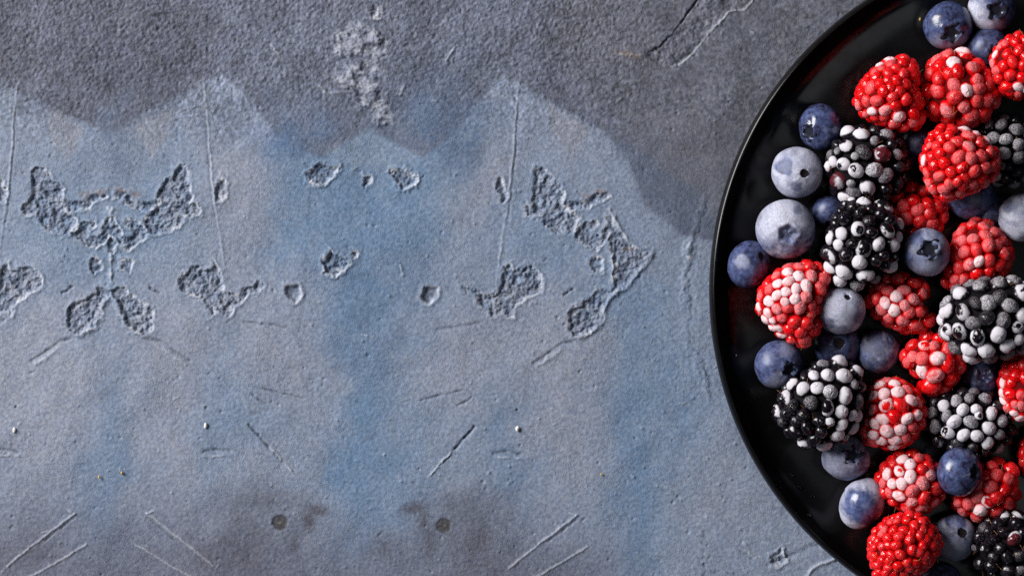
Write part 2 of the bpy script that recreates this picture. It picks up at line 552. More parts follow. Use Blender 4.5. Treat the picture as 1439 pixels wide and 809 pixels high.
    for i in range(700):                         # pin holes and sand grains
        a, b = rs.uniform(0, 1180), rs.uniform(0, 809); w_ = rs.uniform(.8, 2.2); dpt = rs.choice([-1.6, 1.3]) * rs.uniform(.4, 1.2)
        i0, i1 = np.searchsorted(gx, [a - 7, a + 7]); j0, j1 = np.searchsorted(gy, [b - 7, b + 7])
        H[j0:j1, i0:i1] += dpt * np.exp(-((X[j0:j1, i0:i1] - a) ** 2 + (Y[j0:j1, i0:i1] - b) ** 2) / w_ ** 2)
    # ---------------- pigment (the plaster's own colour, plus painted light and shade on its relief)
    def lin(r, g, b):
        f = lambda c: ((c / 255 + .055) / 1.055) ** 2.4 if c > 10 else c / 255 / 12.92
        return np.array([f(r), f(g), f(b)])
    pig = np.empty(X.shape + (3,)); pig[:] = lin(121, 132, 152)
    wx = (fbm(X / 60, Y / 60, 71, 4) - .5) * 90; wy = (fbm(X / 60, Y / 60, 72, 4) - .5) * 90
    fine = fbm(X / 26, Y / 26, 73, 4, .6) * .55 + fbm(X / 5, Y / 5, 76, 3, .6) * .45
    fine = np.clip((fine - .5) * 2.1 + .5, 0, 1)

    def lay(mask, col):
        pig[:] = pig * (1 - mask[..., None]) + col * mask[..., None]

    def blob(cx, cy, rx, ry, col, a, folded=False):
        A = (U if folded else X) + wx; B = Y + wy
        q = ((A - cx) / rx) ** 2 + ((B - cy) / ry) ** 2
        lay(np.clip(np.exp(-q) * a * (.55 + .9 * fine), 0, 1), col)

    def region(pts, soft, col, a, folded=False, warp=0.12):
        s = sdist((U if folded else X) + wx * warp, Y + wy * warp, pts)
        lay(sstep(soft, -soft, s) * np.clip(a * (.8 + .4 * fine), 0, 1), col)

    blue = lin(93, 121, 151); deep = lin(70, 105, 139); grey = lin(133, 138, 153); dark = lin(80, 83, 98)
    # blue and lavender washes
    blob(545, 330, 120, 140, deep, .55); blob(420, 230, 90, 90, blue, .7); blob(600, 240, 90, 110, blue, .7)
    blob(510, 560, 45, 200, deep, .75); blob(540, 660, 80, 170, blue, .45)
    blob(155, 330, 130, 120, blue, .55); blob(150, 620, 42, 170, deep, .7); blob(150, 720, 60, 90, blue, .3)
    blob(870, 560, 55, 170, deep, .6); blob(940, 620, 110, 150, blue, .5); blob(900, 470, 80, 90, blue, .35)
    blob(760, 330, 90, 90, blue, .4); blob(340, 590, 60, 50, blue, .5); blob(690, 590, 50, 50, blue, .5)
    blob(260, 480, 100, 110, grey, .7); blob(690, 520, 120, 80, grey, .55); blob(60, 560, 80, 130, grey, .7)
    blob(410, 500, 70, 70, grey, .5); blob(640, 300, 40, 90, grey, .6); blob(340, 290, 40, 110, grey, .5)
    blob(800, 610, 80, 100, grey, .6); blob(1010, 700, 70, 70, grey, .5); blob(250, 640, 90, 90, grey, .5)
    blob(780, 490, 90, 60, grey, .5); blob(680, 230, 45, 90, grey, .6); blob(335, 240, 45, 90, grey, .6); blob(300, 560, 40, 150, deep, .35); blob(720, 640, 35, 150, deep, .35); blob(900, 700, 30, 140, deep, .4); blob(600, 330, 40, 60, blue, .5); blob(430, 330, 40, 80, deep, .45); blob(80, 480, 90, 50, grey, .5)
    # darker wash along the top, dipping to points
    mott = 1 + 1.15 * (fbm(X / 4.2 + 11, Y / 4.2, 74, 2) - .5) + .5 * (fbm(X / 30, Y / 30, 75, 2) - .5)
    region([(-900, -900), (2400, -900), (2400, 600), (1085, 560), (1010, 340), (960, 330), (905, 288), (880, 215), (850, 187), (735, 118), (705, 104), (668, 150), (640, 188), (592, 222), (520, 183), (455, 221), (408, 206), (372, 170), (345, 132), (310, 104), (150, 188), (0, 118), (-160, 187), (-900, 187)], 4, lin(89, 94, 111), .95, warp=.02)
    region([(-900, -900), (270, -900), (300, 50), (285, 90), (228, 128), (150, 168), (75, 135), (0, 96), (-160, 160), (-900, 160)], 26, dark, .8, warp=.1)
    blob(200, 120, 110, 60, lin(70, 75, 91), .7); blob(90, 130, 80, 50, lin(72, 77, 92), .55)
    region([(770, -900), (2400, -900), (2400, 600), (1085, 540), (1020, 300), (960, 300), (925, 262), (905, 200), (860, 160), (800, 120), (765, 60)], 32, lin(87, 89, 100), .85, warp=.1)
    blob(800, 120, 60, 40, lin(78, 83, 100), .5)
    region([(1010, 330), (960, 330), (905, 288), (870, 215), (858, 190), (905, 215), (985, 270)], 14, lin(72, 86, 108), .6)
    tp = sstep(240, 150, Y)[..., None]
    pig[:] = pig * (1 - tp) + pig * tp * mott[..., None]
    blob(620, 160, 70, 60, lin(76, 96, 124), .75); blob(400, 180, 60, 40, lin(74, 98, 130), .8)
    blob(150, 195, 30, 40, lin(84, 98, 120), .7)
    region([(455, 216), (520, 180), (590, 222), (540, 236), (500, 234)], 7, lin(116, 133, 154), .7, warp=.03)
    # paler corners below the dark wash
    for q in ([(65, 150), (118, 182), (96, 228), (70, 195)], [(186, 178), (245, 152), (235, 195), (213, 224)],
              [(772, 145), (832, 182), (805, 228), (780, 195)]):
        region(q, 4, lin(132, 133, 143), .5, warp=.03)
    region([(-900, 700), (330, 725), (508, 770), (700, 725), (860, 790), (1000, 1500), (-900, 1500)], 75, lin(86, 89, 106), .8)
    # dark smudges low down
    for (a, b, c, e, w) in ((445, 716, 16, 7, .8), (430, 735, 10, 18, .7), (415, 762, 9, 20, .5), (575, 716, 14, 8, .8), (592, 735, 10, 18, .7), (605, 760, 9, 20, .5),
                            (345, 765, 45, 50, .55), (665, 765, 45, 50, .5), (650, 705, 60, 22, .35), (370, 705, 60, 22, .35), (545, 770, 20, 20, .4), (40, 770, 40, 40, .35), (290, 780, 40, 30, .3)):
        q = ((X + wx * .2 - a) / e if False else (X + wx * .2 - a) / c) ** 2 + ((Y + wy * .2 - b) / e) ** 2
        lay(np.clip(np.exp(-q) * w * 1.35 * (.6 + .7 * fine), 0, .9), lin(70, 70, 82))
    for (a, b) in ((393, 734), (623.5, 738.5)):
        rr = np.hypot(X - a + (vnoise(X / 3, Y / 3, 91) - .5) * 2.5, Y - b)
        lay(sstep(12.5, 9.5, rr) * .93, lin(56, 54, 58))
        lay(sstep(2.6, 1.2, rr) * .8, lin(112, 106, 90))
        H -= sstep(12, 9, rr) * .8
    # exposed base coat in the chipped places, then painted light and shade
    lay(pitmask * np.clip((fbm(X / 10, Y / 10, 77, 3) - .38) * 2.2, 0, .25), lin(124, 118, 120))
    lay(pitmask * np.clip((fbm(X / 8, Y / 8, 78, 3) - .44) * 4, 0, .7), lin(70, 84, 108))  # bluish pit colour, darkened to paint the shadow in the hollows
    lay(np.clip(scr, 0, 1) * .42, lin(196, 200, 208))  # light caught along raised scratches, painted into the pigment
    lay(np.clip(groove_shade, 0, 1) * .65, lin(46, 50, 62))  # shade inside narrow grooves, painted as a dark tone
    lay(lipmask * .6, lin(188, 190, 196))  # bright lit edges of the pits, painted as a paler colour
    lay(flake * np.clip((fbm(X / 16, Y / 12, 79, 3) - .36) * 2.4, 0, .55), lin(158, 163, 176))
    # rusty traces
    for (a, b, r_) in ((826, 274, 9), (846, 268, 8), (877, 75, 9), (893, 79, 6), (884, 350, 5)):
        lay(np.exp(-((U + jx - a) / r_) ** 2 - ((Y + jy - b) / 3.2) ** 2) * .55, lin(120, 92, 66))

    hue = (vnoise(X / 3.1, Y / 3.1, 95) * .6 + vnoise(X / 9, Y / 9, 96) * .4 - .5)[..., None]
    pig[:] = pig * (1 + hue * np.array([.13, .05, -.07]))
    kx = (gx - 719.5) / PPM; ky = (404.5 - gy) / PPM
    co = np.empty(X.shape + (3,))
    co[..., 0] = kx[None, :]; co[..., 1] = ky[:, None]
    # ease the relief out where the plate stands
    dp = np.hypot(X - 1495, Y - 408)
    H *= sstep(300, 440, dp) * .999 + .001
    co[..., 2] = np.clip(H, -9, 9) / PPM - 0.0011
    me = grid_mesh('table_surface', co[::-1], len(gx), len(gy))
    ca = me.color_attributes.new('pigment', 'FLOAT_COLOR', 'POINT')
    buf = np.ones((X.size, 4), np.float32); buf[:, :3] = pig[::-1].reshape(-1, 3)
    ca.data.foreach_set('color', buf.reshape(-1))
    o = link('table_surface', me, M['concrete'])
    o['kind'] = 'structure'
    o['label'] = 'chipped and scratched blue grey plaster table surface under the plate'
    return o


surface = build_surface()


def blob_mesh(name, rx, ry, rz, seed, nu=14, nv=9, amp=.25):
    th = np.linspace(0, 2 * np.pi, nu, endpoint=False); ph = np.linspace(0.02, np.pi - .02, nv)
    T, Pp = np.meshgrid(th, ph)
    r = 1 + amp * (fbm(np.cos(T) * 2 + 5 + seed, np.sin(T) * 2 + Pp * 2, seed, 2) - .5) * 2
    co = np.stack([rx * r * np.sin(Pp) * np.cos(T), ry * r * np.sin(Pp) * np.sin(T), -rz * r * -np.cos(Pp)], -1)
    return grid_mesh(name, co[::-1], nu, nv, True)


for k, (a, b, s) in enumerate(((727, 602, 4.2), (289, 598, 4.2), (20, 604, 4.0), (845, 666, 2.2), (139, 670, 2.6), (171, 664, 2.6))):
    me = blob_mesh('chip', s * .6 / PPM, s / PPM, s * .5 / PPM, k + 3)
    c = link('chip', me, M['chip'] if k < 3 else M['crumb'], surface)
    c.location = W(a, b, -0.0006)

# ------------------------------------------------------------------ plate
PC = (1487.5, 408.8); PR = 490.3
RIMZ = 0.0125
FLOOR = 0.0042
kpl = (CAMZ - RIMZ) / CAMZ
plate_c = W(PC[0], PC[1], RIMZ)
plate_r = PR / PPM * kpl
prof = [(0.0, 4.0), (.30, 4.0), (.55, 4.0), (.68, 4.02), (.76, 4.12), (.82, 4.3), (.87, 4.6), (.91, 5.15), (.938, 6.0), (.956, 7.4), (.968, 9.2), (.978, 10.9), (.9815, 11.7),
        (.9840, 12.2), (.9865, 12.45), (.9910, 12.25), (.9960, 11.6), (1.0, 10.3), (.997, 9.2), (.975, 8.0), (.94, 5.6), (.88, 3.6), (.78, 2.2), (.66, 1.6), (.60, 1.3), (.585, .3), (.575, 0.0), (.555, 0.0), (.545, .4), (.53, 1.4), (.3, 1.6), (0.0, 1.6)]


def smooth_profile(p, n=4):
    P = np.array(p); out = []
    for i in range(len(P) - 1):
        p0 = P[max(i - 1, 0)]; p1 = P[i]; p2 = P[i + 1]; p3 = P[min(i + 2, len(P) - 1)]
        for j in range(n):
            t = j / n
            out.append(.5 * (2 * p1 + (p2 - p0) * t + (2 * p0 - 5 * p1 + 4 * p2 - p3) * t * t + (3 * p1 - p0 - 3 * p2 + p3) * t ** 3))
    out.append(P[-1])
    return np.array(out)


pp = smooth_profile(prof)
nu = 256
th = np.linspace(0, 2 * np.pi, nu, endpoint=False)
co = np.empty((len(pp), nu, 3))
co[..., 0] = pp[:, :1] * plate_r * np.cos(th)[None]
co[..., 1] = pp[:, :1] * plate_r * np.sin(th)[None]
co[..., 2] = pp[:, 1:2] / 1000
plate = link('plate', grid_mesh('plate', co, nu, len(pp), True), M['plate'])
plate.location = (plate_c[0], plate_c[1], 0)
plate['label'] = 'round glossy black ceramic plate with a raised rim holding frozen berries'
plate['category'] = 'plate'
prof_r = np.array([p[0] for p in prof[:16]]); prof_z = np.array([p[1] for p in prof[:16]]) / 1000


def plate_z(px, py):
    r = math.hypot(px - PC[0], py - PC[1]) / PR
    return float(np.interp(r, prof_r, prof_z))


# ------------------------------------------------------------------ drupelet berries
def drupelet_mesh(name, seed, flat):
    nu, nv = 22, 14
    th = np.linspace(0, 2 * np.pi, nu, endpoint=False); ph = np.linspace(0.03, np.pi - .03, nv)
    T, Pp = np.meshgrid(th, ph)
    r = 1 + .10 * (fbm(np.cos(T) * 1.3 + 5 + seed * 3, np.sin(T) * 1.3 + Pp * 1.2, seed, 2) - .5) * 2
    z = np.cos(Pp)
    z = np.where(z > 0, np.sign(z) * np.abs(z) ** flat, z)
    co = np.stack([r * np.sin(Pp) * np.cos(T), r * np.sin(Pp) * np.sin(T), r * z], -1)
    return grid_mesh(name, co[::-1], nu, nv, True)


DRU = {'rasp': [drupelet_mesh('raspberry_drupelet', s, .9) for s in range(5)],
       'black': [drupelet_mesh('blackberry_drupelet', s + 9, .95) for s in range(5)]}
for k in DRU:
    for me in DRU[k]:
        me.materials.append(M[k])

TYPES = {  # frost, bare patch, mottle, tint (1 = plain flesh)
    'w': (1.30, 0.0, .22, 1), 'h': (1.25, .42, .22, 1), 'm': (.64, 0.0, .36, 1), 'p': (.42, 0.0, .26, 1),
    'c': (.02, 0.0, .07, 1), 'd': (.08, 0.0, .22, 1), 'D': (.85, .80, .10, 1), 'r': (1.0, .78, .06, 1),
    'g': (.56, 0.0, .24, 1), 'q': (.30, 0.0, .30, 1), 't': (.9, .82, .25, 0), 'y': (.16, 0.0, .20, 1), 'o': (1.0, .60, .2, 1)}


class Outline:
    """closed outline as radius by angle (photograph axes, y down)"""
    def __init__(self, c, pts=None, rx=0, ry=0, rot=0):
        n = 72
        a = np.linspace(-np.pi, np.pi, n, endpoint=False)
        if pts is None:
            ca, sa = np.cos(a - R_(rot)), np.sin(a - R_(rot))
            self.r = 1 / np.sqrt((ca / rx) ** 2 + (sa / ry) ** 2)
        else:
            # closed Catmull-Rom resample, then to polar
            P = np.array(pts, float) - np.array(c); m = len(P); out = []
            for i in range(m):
                p0, p1, p2, p3 = P[i - 1], P[i], P[(i + 1) % m], P[(i + 2) % m]
                for j in range(8):
                    t = j / 8
                    out.append(.5 * (2 * p1 + (p2 - p0) * t + (2 * p0 - 5 * p1 + 4 * p2 - p3) * t * t + (3 * p1 - p0 - 3 * p2 + p3) * t ** 3))
            out = np.array(out)
            ang = np.arctan2(out[:, 1], out[:, 0]); rr = np.hypot(out[:, 0], out[:, 1])
            o = np.argsort(ang)
            self.r = np.interp(a, ang[o], rr[o], period=2 * np.pi)
        self.a = a

    def __call__(self, ang):
        return np.interp(ang, self.a, self.r, period=2 * np.pi)


def hairs_mesh(name, roots, rng, L0, L1, w):
    vs, fs = [], []
    for (p, n) in roots:
        side = n.orthogonal().normalized()
        side = Matrix.Rotation(rng.uniform(0, 6.28), 3, n) @ side
        L = rng.uniform(L0, L1)
        bend = rng.uniform(.3, 1.1)
        d = (n * rng.uniform(.5, 1) + side * rng.uniform(.2, .9)).normalized()
        prev = None; q = p.copy()
        for i in range(5):
            t = i / 4
            rad = w * (1 - .55 * t)
            u = d.orthogonal().normalized(); v = d.cross(u)
            ring = []
            for k in range(3):
                a = k * 2.094
                ring.append(len(vs)); vs.append(q + (u * math.cos(a) + v * math.sin(a)) * rad)
            if prev:
                for k in range(3):
                    fs.append((prev[k], prev[(k + 1) % 3], ring[(k + 1) % 3], ring[k]))
            prev = ring
            q = q + d * (L / 4)
            d = (d + side * bend * .3 + Vector((0, 0, -.1))).normalized()
    me = bpy.data.meshes.new(name)
    me.from_pydata(vs, [], fs)
    me.polygons.foreach_set('use_smooth', np.ones(len(fs), bool))
    return me


def drupe_berry(kind, c, label, lift=0.0, outline=None, rx=50, ry=50, rot=0, H=None, r=7.0, crop=None, seeds='',
                base='c', blobs=(), seed=1, hairs=40, zc=None, tight=None, var=.12):
    rng = random.Random(seed * 77 + 5)
    nrs = np.random.RandomState(seed)
    OUT = Outline(c, outline, rx, ry, rot)
    rm = float(OUT.r.mean())
    if H is None:
        H = rm * .92
    zfl = plate_z(*c)
    zc = zfl + (H + lift) / PPM
    cx, cy, _ = W(c[0], c[1], zc)
    k = (CAMZ - zc) / CAMZ
    u = k / PPM                                  # metres per local pixel
    root = bpy.data.objects.new('raspberry' if kind == 'rasp' else 'blackberry', None)
    COL.objects.link(root)
    root.empty_display_size = .005
    root.location = (cx, cy, zc - H * u)
    root['label'] = label
    root['category'] = root.name.split('.')[0]
    root['group'] = 'frozen raspberries on the black plate' if kind == 'rasp' else 'frozen blackberries on the black plate'

    sink = .82 if kind == 'rasp' else .80
    def surf(d, inset):
        """unit direction(s) (photo axes, z up) -> local px position"""
        ang = np.arctan2(d[..., 1], d[..., 0])
        R = OUT(ang) - inset
        return np.stack([d[..., 0] * R, d[..., 1] * R, d[..., 2] * (H - inset)], -1)

    def normal(d):
        ang = np.arctan2(d[..., 1], d[..., 0]); R = OUT(ang)
        n = np.stack([d[..., 0] / R, d[..., 1] / R, d[..., 2] / H], -1)
        return n / np.linalg.norm(n, axis=-1, keepdims=True)

    D, Rr, Ty, fixed = [], [], [], []
    if crop:
        x0, y0, s = crop
        for e in seeds.split():
            a = e.split(',')
            px, py, pr = x0 + float(a[0]) / s, y0 + float(a[1]) / s, float(a[2]) / s
            ox, oy = px - c[0], py - c[1]
            for it in range(3):                  # undo the shift of points nearer the lens
                ang = math.atan2(oy, ox)
                R = float(OUT(ang)) - pr * sink
                rho = min(math.hypot(ox, oy) / max(R, 1), .985)
                dz = math.sqrt(1 - rho * rho)
                kk = (CAMZ - (zc + dz * H * u)) / (CAMZ - zc)
                ox = (px - 719.5) * kk - (c[0] - 719.5); oy = (py - 404.5) * kk - (c[1] - 404.5)
            D.append((math.cos(ang) * rho, math.sin(ang) * rho, dz)); Rr.append(pr * (1.04 if kind == 'rasp' else 1.0)); Ty.append(a[3]); fixed.append(True)
    # fill the rest of the surface, farthest point first
    N = 900
    i = np.arange(N) + .5
    ph = np.arccos(1 - 2 * i / N); th = np.pi * (1 + 5 ** .5) * i + seed
    C = np.stack([np.cos(th) * np.sin(ph), np.sin(th) * np.sin(ph), np.cos(ph)], -1)
    C += nrs.normal(0, .03, C.shape); C /= np.linalg.norm(C, axis=1, keepdims=True)
    CP = surf(C, r * sink)
    gap = np.full(N, 1e3)
    for d, rr in zip(D, Rr):
        p = surf(np.array(d), rr * sink)
        gap = np.minimum(gap, np.linalg.norm(CP - p, axis=1) - rr * (1.04 if kind == 'rasp' else 1.0))
    lim = (tight or (.74 if kind == 'rasp' else .80)) * r
    while True:
        g = gap + nrs.normal(0, r * .05, N)
        j = int(np.argmax(g))
        if gap[j] < lim or len(D) > 260:
            break
        rr = r * rng.uniform(1 - var, 1 + var)
        D.append(tuple(C[j])); Rr.append(rr); Ty.append(None); fixed.append(False)
        gap = np.minimum(gap, np.linalg.norm(CP - CP[j], axis=1) - rr * .92)
        gap[j] = -1
    D = np.array(D); Rr = np.array(Rr)
    P = surf(D, (Rr * sink)[:, None][:, 0])
    dist = np.linalg.norm(P[:, None] - P[None], axis=-1)
    np.fill_diagonal(dist, 1e3)
    nn = np.sort(dist, axis=1)[:, :4].mean(1)
    Nn = normal(D)
    meshes = DRU[kind]; nfix = sum(fixed)
    roots = []
    for q in range(len(D)):
        if D[q][2] < -.55:
            continue
        kf = .67 if kind == 'rasp' else .55
        rr = max(Rr[q] * 1.06, min(nn[q] * kf, Rr[q] * 1.3)) if fixed[q] else float(np.clip(nn[q] * kf, r * .7, r * 1.45))
        ty = Ty[q]
        if ty is None:
            ox, oy = P[q][0], P[q][1]
            ty = base if isinstance(base, str) else rng.choice(base)
            if nfix:
                j = int(np.argmin(dist[q][:nfix]))
                if dist[q][j] < r * 2.3 and D[q][2] > .25 and rng.random() < .6 and Ty[j] not in 'thorD':
                    ty = Ty[j]
            for (bx, by, br, bt) in blobs:
                if math.hypot(c[0] + ox - bx, c[1] + oy - by) < br * rng.uniform(.8, 1.15) and D[q][2] > -.1:
                    ty = rng.choice(bt)
        f, h, m, tn = TYPES[ty]
        o = bpy.data.objects.new('drupelet', meshes[rng.randrange(len(meshes))])
        COL.objects.link(o)
        o.parent = root
        n = Vector((Nn[q][0], -Nn[q][1], Nn[q][2]))
        loc = Vector((P[q][0] * u, -P[q][1] * u, P[q][2] * u + H * u))
        o.location = loc
        qt = n.to_track_quat('Z', 'Y') @ Matrix.Rotation(rng.uniform(0, 6.28), 3, 'Z').to_quaternion()
        o.rotation_mode = 'QUATERNION'
        o.rotation_quaternion = qt
        el = rng.uniform(.86, 1.16)
        hz = rr * (rng.uniform(.80, .98) if kind == 'rasp' else rng.uniform(.98, 1.15))
        o.scale = (rr * el * u, rr / el * u, hz * u)
        hh = h * rng.uniform(.8, 1.12) if h else 0
        o.color = (max(0, min(1.5, f + (rng.uniform(-.10, .10) if f > .01 else 0))), hh, m, tn)
        if D[q][2] > -.15:
            t1 = n.orthogonal().normalized()
            t1 = Matrix.Rotation(rng.uniform(0, 6.28), 3, n) @ t1
            roots.append((loc + t1 * rr * .9 * u, n))
    # the flesh under the drupelets
    nu_, nv_ = 40, 22
    th = np.linspace(0, 2 * np.pi, nu_, endpoint=False); ph = np.linspace(.03, np.pi - .03, nv_)
    T, Q = np.meshgrid(th, ph)
    dd = np.stack([np.cos(T) * np.sin(Q), np.sin(T) * np.sin(Q), np.cos(Q)], -1)
    cp = surf(dd, r * (.80 if kind == 'rasp' else 1.0))
    cp[..., 1] *= -1; cp[..., 2] = np.maximum(cp[..., 2], -H * .93)
    cp *= u; cp[..., 2] += H * u
    core = link('core', grid_mesh('core', cp, nu_, nv_, True), M['rasp_core' if kind == 'rasp' else 'black_core'], root)
    if hairs:
        pick = rng.sample(roots, min(hairs, len(roots)))
        hm = link('style_hairs', hairs_mesh('style_hairs', pick, rng, .0011, .0032, .00009), M['hair'], root)
        hm['kind'] = 'stuff'
    return root


RA = lambda *a, **k: drupe_berry('rasp', *a, **k)
BL = lambda *a, **k: drupe_berry('black', *a, **k)

# --- raspberries
RA((1250, 131), 'bright red raspberry, nearly bare of frost, top left of the raspberries beside the empty plate', lift=14, seed=1,
   outline=from_crop(1190, 60, 6.225, [(65, 500), (110, 380), (190, 270), (320, 165), (470, 118), (590, 170), (630, 290), (615, 400), (655, 500), (680, 660), (620, 745), (480, 765), (290, 715), (130, 640)]),
   r=6.4, hairs=34, crop=(1190, 60, 6.225),
   seeds='235,590,40,w 345,580,50,m 455,630,50,w 415,690,46,p 265,505,44,q 220,400,50,q 110,550,40,p 175,620,34,p 635,665,46,p 380,150,44,w 290,195,36,w 310,235,30,q 510,725,40,y 330,640,40,y',
   base='c')
RA((1350, 122), 'dark red raspberry with whitish frost on its upper drupelets, under the topmost blueberries', lift=4, seed=2,
   outline=from_crop(1290, 60, 6.22, [(40, 330), (100, 180), (200, 90), (300, 60), (420, 80), (540, 170), (640, 270), (700, 420), (690, 560), (590, 680), (430, 720), (250, 700), (110, 640), (50, 500)]),
   r=8.4, crop=(1290, 60, 6.22), base=['c', 'y', 'y', 'q'],
   seeds='180,165,56,p 275,115,50,p 390,115,62,w 320,190,60,w 480,230,52,p 190,320,50,c 280,270,56,c 350,250,50,c 180,420,58,q 330,370,66,q 432,415,48,w 530,400,54,p 270,580,58,m 150,580,54,q 405,550,50,p 520,505,50,q 520,330,46,p 330,470,54,y')
RA((1432, 93), 'bright red raspberry cut by the picture edge near the top right corner', lift=30, seed=3, rx=41, ry=47, rot=15,
   r=6.2, base='c', crop=(1290, 60, 6.22), seeds='880,375,44,w 880,435,36,p 730,40,48,p 665,180,40,p 690,110,36,w 770,20,40,p', hairs=20)
RA((1349, 228), 'raspberry lying over a grey blackberry, bright bare left side, frosted right side', lift=46, seed=4,
   outline=from_crop(1280, 160, 5.056, [(72, 340), (115, 190), (170, 105), (270, 85), (380, 100), (500, 155), (590, 230), (625, 330), (605, 450), (520, 520), (390, 580), (270, 610), (170, 585), (105, 500)]),
   r=6.3, crop=(1280, 160, 5.056), base='c', hairs=30,
   seeds='380,115,38,w 465,145,34,w 545,190,40,w 415,240,38,p 410,170,38,q 490,210,40,q 100,330,32,w 140,230,24,p 335,200,36,y 345,310,40,q 430,315,40,q 500,300,40,q 560,270,34,p 575,370,34,q 530,380,38,q 450,400,40,y 435,490,38,p 520,480,38,p 575,450,30,p 130,490,36,p 240,530,38,p 160,540,36,p 270,570,32,p 350,550,38,p 120,420,32,q 210,440,36,q')
RA((1290, 298), 'dim red raspberry low down in shade behind the ring marked blueberry', seed=5, rx=42, ry=40, r=7.6, H=32, base=['y', 'c', 'q'],
   crop=(1145, 270, 5.395), seeds='680,110,44,q 785,135,52,p 700,195,46,q 875,160,42,y 800,220,44,y 880,235,44,q 860,90,40,c 750,60,40,c 620,170,40,c')
RA((1376, 358), 'red raspberry with pinkish frost on its shoulder beneath the white blueberry at the edge', lift=6, seed=6,
   outline=from_crop(1305, 290, 3.515, [(80, 390), (100, 250), (140, 120), (220, 65), (310, 85), (390, 170), (415, 250), (390, 330), (330, 380), (220, 420), (130, 415)]),
   r=7.4, crop=(1305, 290, 3.515), base=['c', 'y', 'y'],
   seeds='175,175,28,p 225,165,24,p 275,110,26,p 285,150,26,p 250,270,24,w 205,285,26,p 175,360,30,p 140,360,26,p 220,95,26,q 300,265,26,y 340,190,24,q 240,215,26,y 350,290,26,c 300,320,28,c')
RA((1114, 425), 'large raspberry with a honeycomb of white frosted drupelets and a bare red lower end', lift=10, seed=7,
   outline=from_crop(1050, 350, 5.394, [(75, 440), (85, 330), (160, 220), (260, 140), (380, 105), (480, 88), (570, 115), (640, 190), (600, 290), (575, 400), (530, 520), (535, 640), (440, 738), (330, 705), (215, 630), (110, 530)]),
   r=7.0, crop=(1050, 350, 5.394), base='c', hairs=34,
   seeds='313,195,40,w 392,218,47,w 320,255,42,w 245,272,38,w 182,312,38,p 300,330,38,w 370,308,40,w 447,282,48,w 237,355,36,w 178,397,40,w 292,398,30,w 366,378,40,w 445,365,42,m 400,438,46,m 485,208,40,m 575,235,44,q 548,290,44,q 533,370,38,q 235,450,36,m 168,480,36,w 110,435,36,w 138,530,42,w 205,532,30,w 195,600,34,w 248,585,42,w 265,648,40,w 115,360,36,p 90,470,26,p 230,215,36,p 320,145,44,p 400,150,42,p 475,140,40,y 550,130,40,c 480,430,36,q 475,500,36,q 310,445,36,q 340,690,36,p 440,712,36,p 600,185,40,c 270,515,34,q')
RA((1264, 424), 'red raspberry with a torn ragged side and two white drupelets, below the dark blackberry', lift=2, seed=8,
   outline=from_crop(1205, 370, 4.256, [(50, 230), (90, 120), (180, 70), (300, 65), (400, 110), (420, 180), (385, 240), (400, 300), (460, 340), (440, 385), (340, 415), (230, 395), (130, 340)]),
   r=7.6, crop=(1205, 370, 4.256), base=['c', 'y', 'q'], hairs=30,
   seeds='173,235,32,w 240,200,34,w 225,275,34,w 150,270,32,p 192,320,32,p 272,332,36,p 345,362,36,p 120,210,30,y 185,165,30,q 280,165,32,p 330,215,30,m 385,185,28,m 285,250,30,m 360,250,28,q 370,290,26,q 310,290,30,q 340,120,34,q 250,375,30,q')
RA((1309, 508), 'pointed red raspberry with icy broken drupelets, left of the big frosted blackberry', lift=4, seed=9,
   outline=from_crop(1205, 370, 4.256, [(262, 545), (310, 480), (400, 425), (500, 420), (590, 470), (640, 560), (620, 660), (560, 740), (460, 790), (385, 755), (350, 670), (280, 620)]),
   r=8.2, crop=(1205, 370, 4.256), base=['c', 'c', 'y'],
   seeds='410,500,32,o 460,500,28,p 395,570,42,p 480,570,38,w 405,635,44,w 470,665,40,m 340,560,30,p 310,590,32,q 540,520,36,q 440,730,46,c 540,600,40,c')
RA((1257, 580), 'raspberry seen tip on, pale pink frosted drupelets round a bare red centre', lift=6, seed=10,
   outline=from_crop(1200, 515, 6.225, [(65, 580), (95, 420), (120, 270), (180, 150), (290, 95), (420, 115), (540, 190), (610, 320), (620, 450), (570, 580), (470, 680), (330, 715), (180, 695), (90, 655)]),
   r=7.4, crop=(1200, 515, 6.225), base=['c', 'y'], hairs=40,
   seeds='295,345,60,o 415,340,60,c 362,440,62,c 390,238,64,w 275,250,48,w 355,165,52,w 240,182,48,w 187,270,46,w 178,378,46,m 265,460,52,w 200,498,52,w 298,552,52,w 405,542,52,w 460,455,48,w 540,420,46,w 492,305,48,w 550,320,40,p 505,522,42,p 448,605,44,p 360,620,52,w 250,635,46,w 180,582,50,w 130,482,34,p 170,645,46,p 460,210,40,p 290,122,48,p 430,150,40,y 540,240,40,c 530,580,38,y')
RA((1281, 677), 'raspberry with white frosted drupelets on its left half, left of the dark glossy blueberry', lift=2, seed=11,
   outline=from_crop(1220, 620, 6.571, [(80, 340), (130, 210), (250, 110), (400, 80), (540, 120), (650, 230), (700, 370), (705, 500), (640, 600), (500, 655), (340, 640), (190, 570), (105, 460)]),
   r=7.4, crop=(1220, 620, 6.571), base=['c', 'c', 'y'],
   seeds='325,182,50,w 235,212,38,y 395,225,58,w 195,308,48,w 298,282,44,h 235,390,42,w 320,390,50,w 395,335,56,w 500,385,60,m 415,450,58,p 300,495,52,w 412,540,52,m 370,590,56,p 210,470,42,p 150,380,40,p 570,318,50,m 470,165,46,p 600,555,44,p 680,500,38,p 215,570,40,y 560,240,44,c 500,260,40,c')
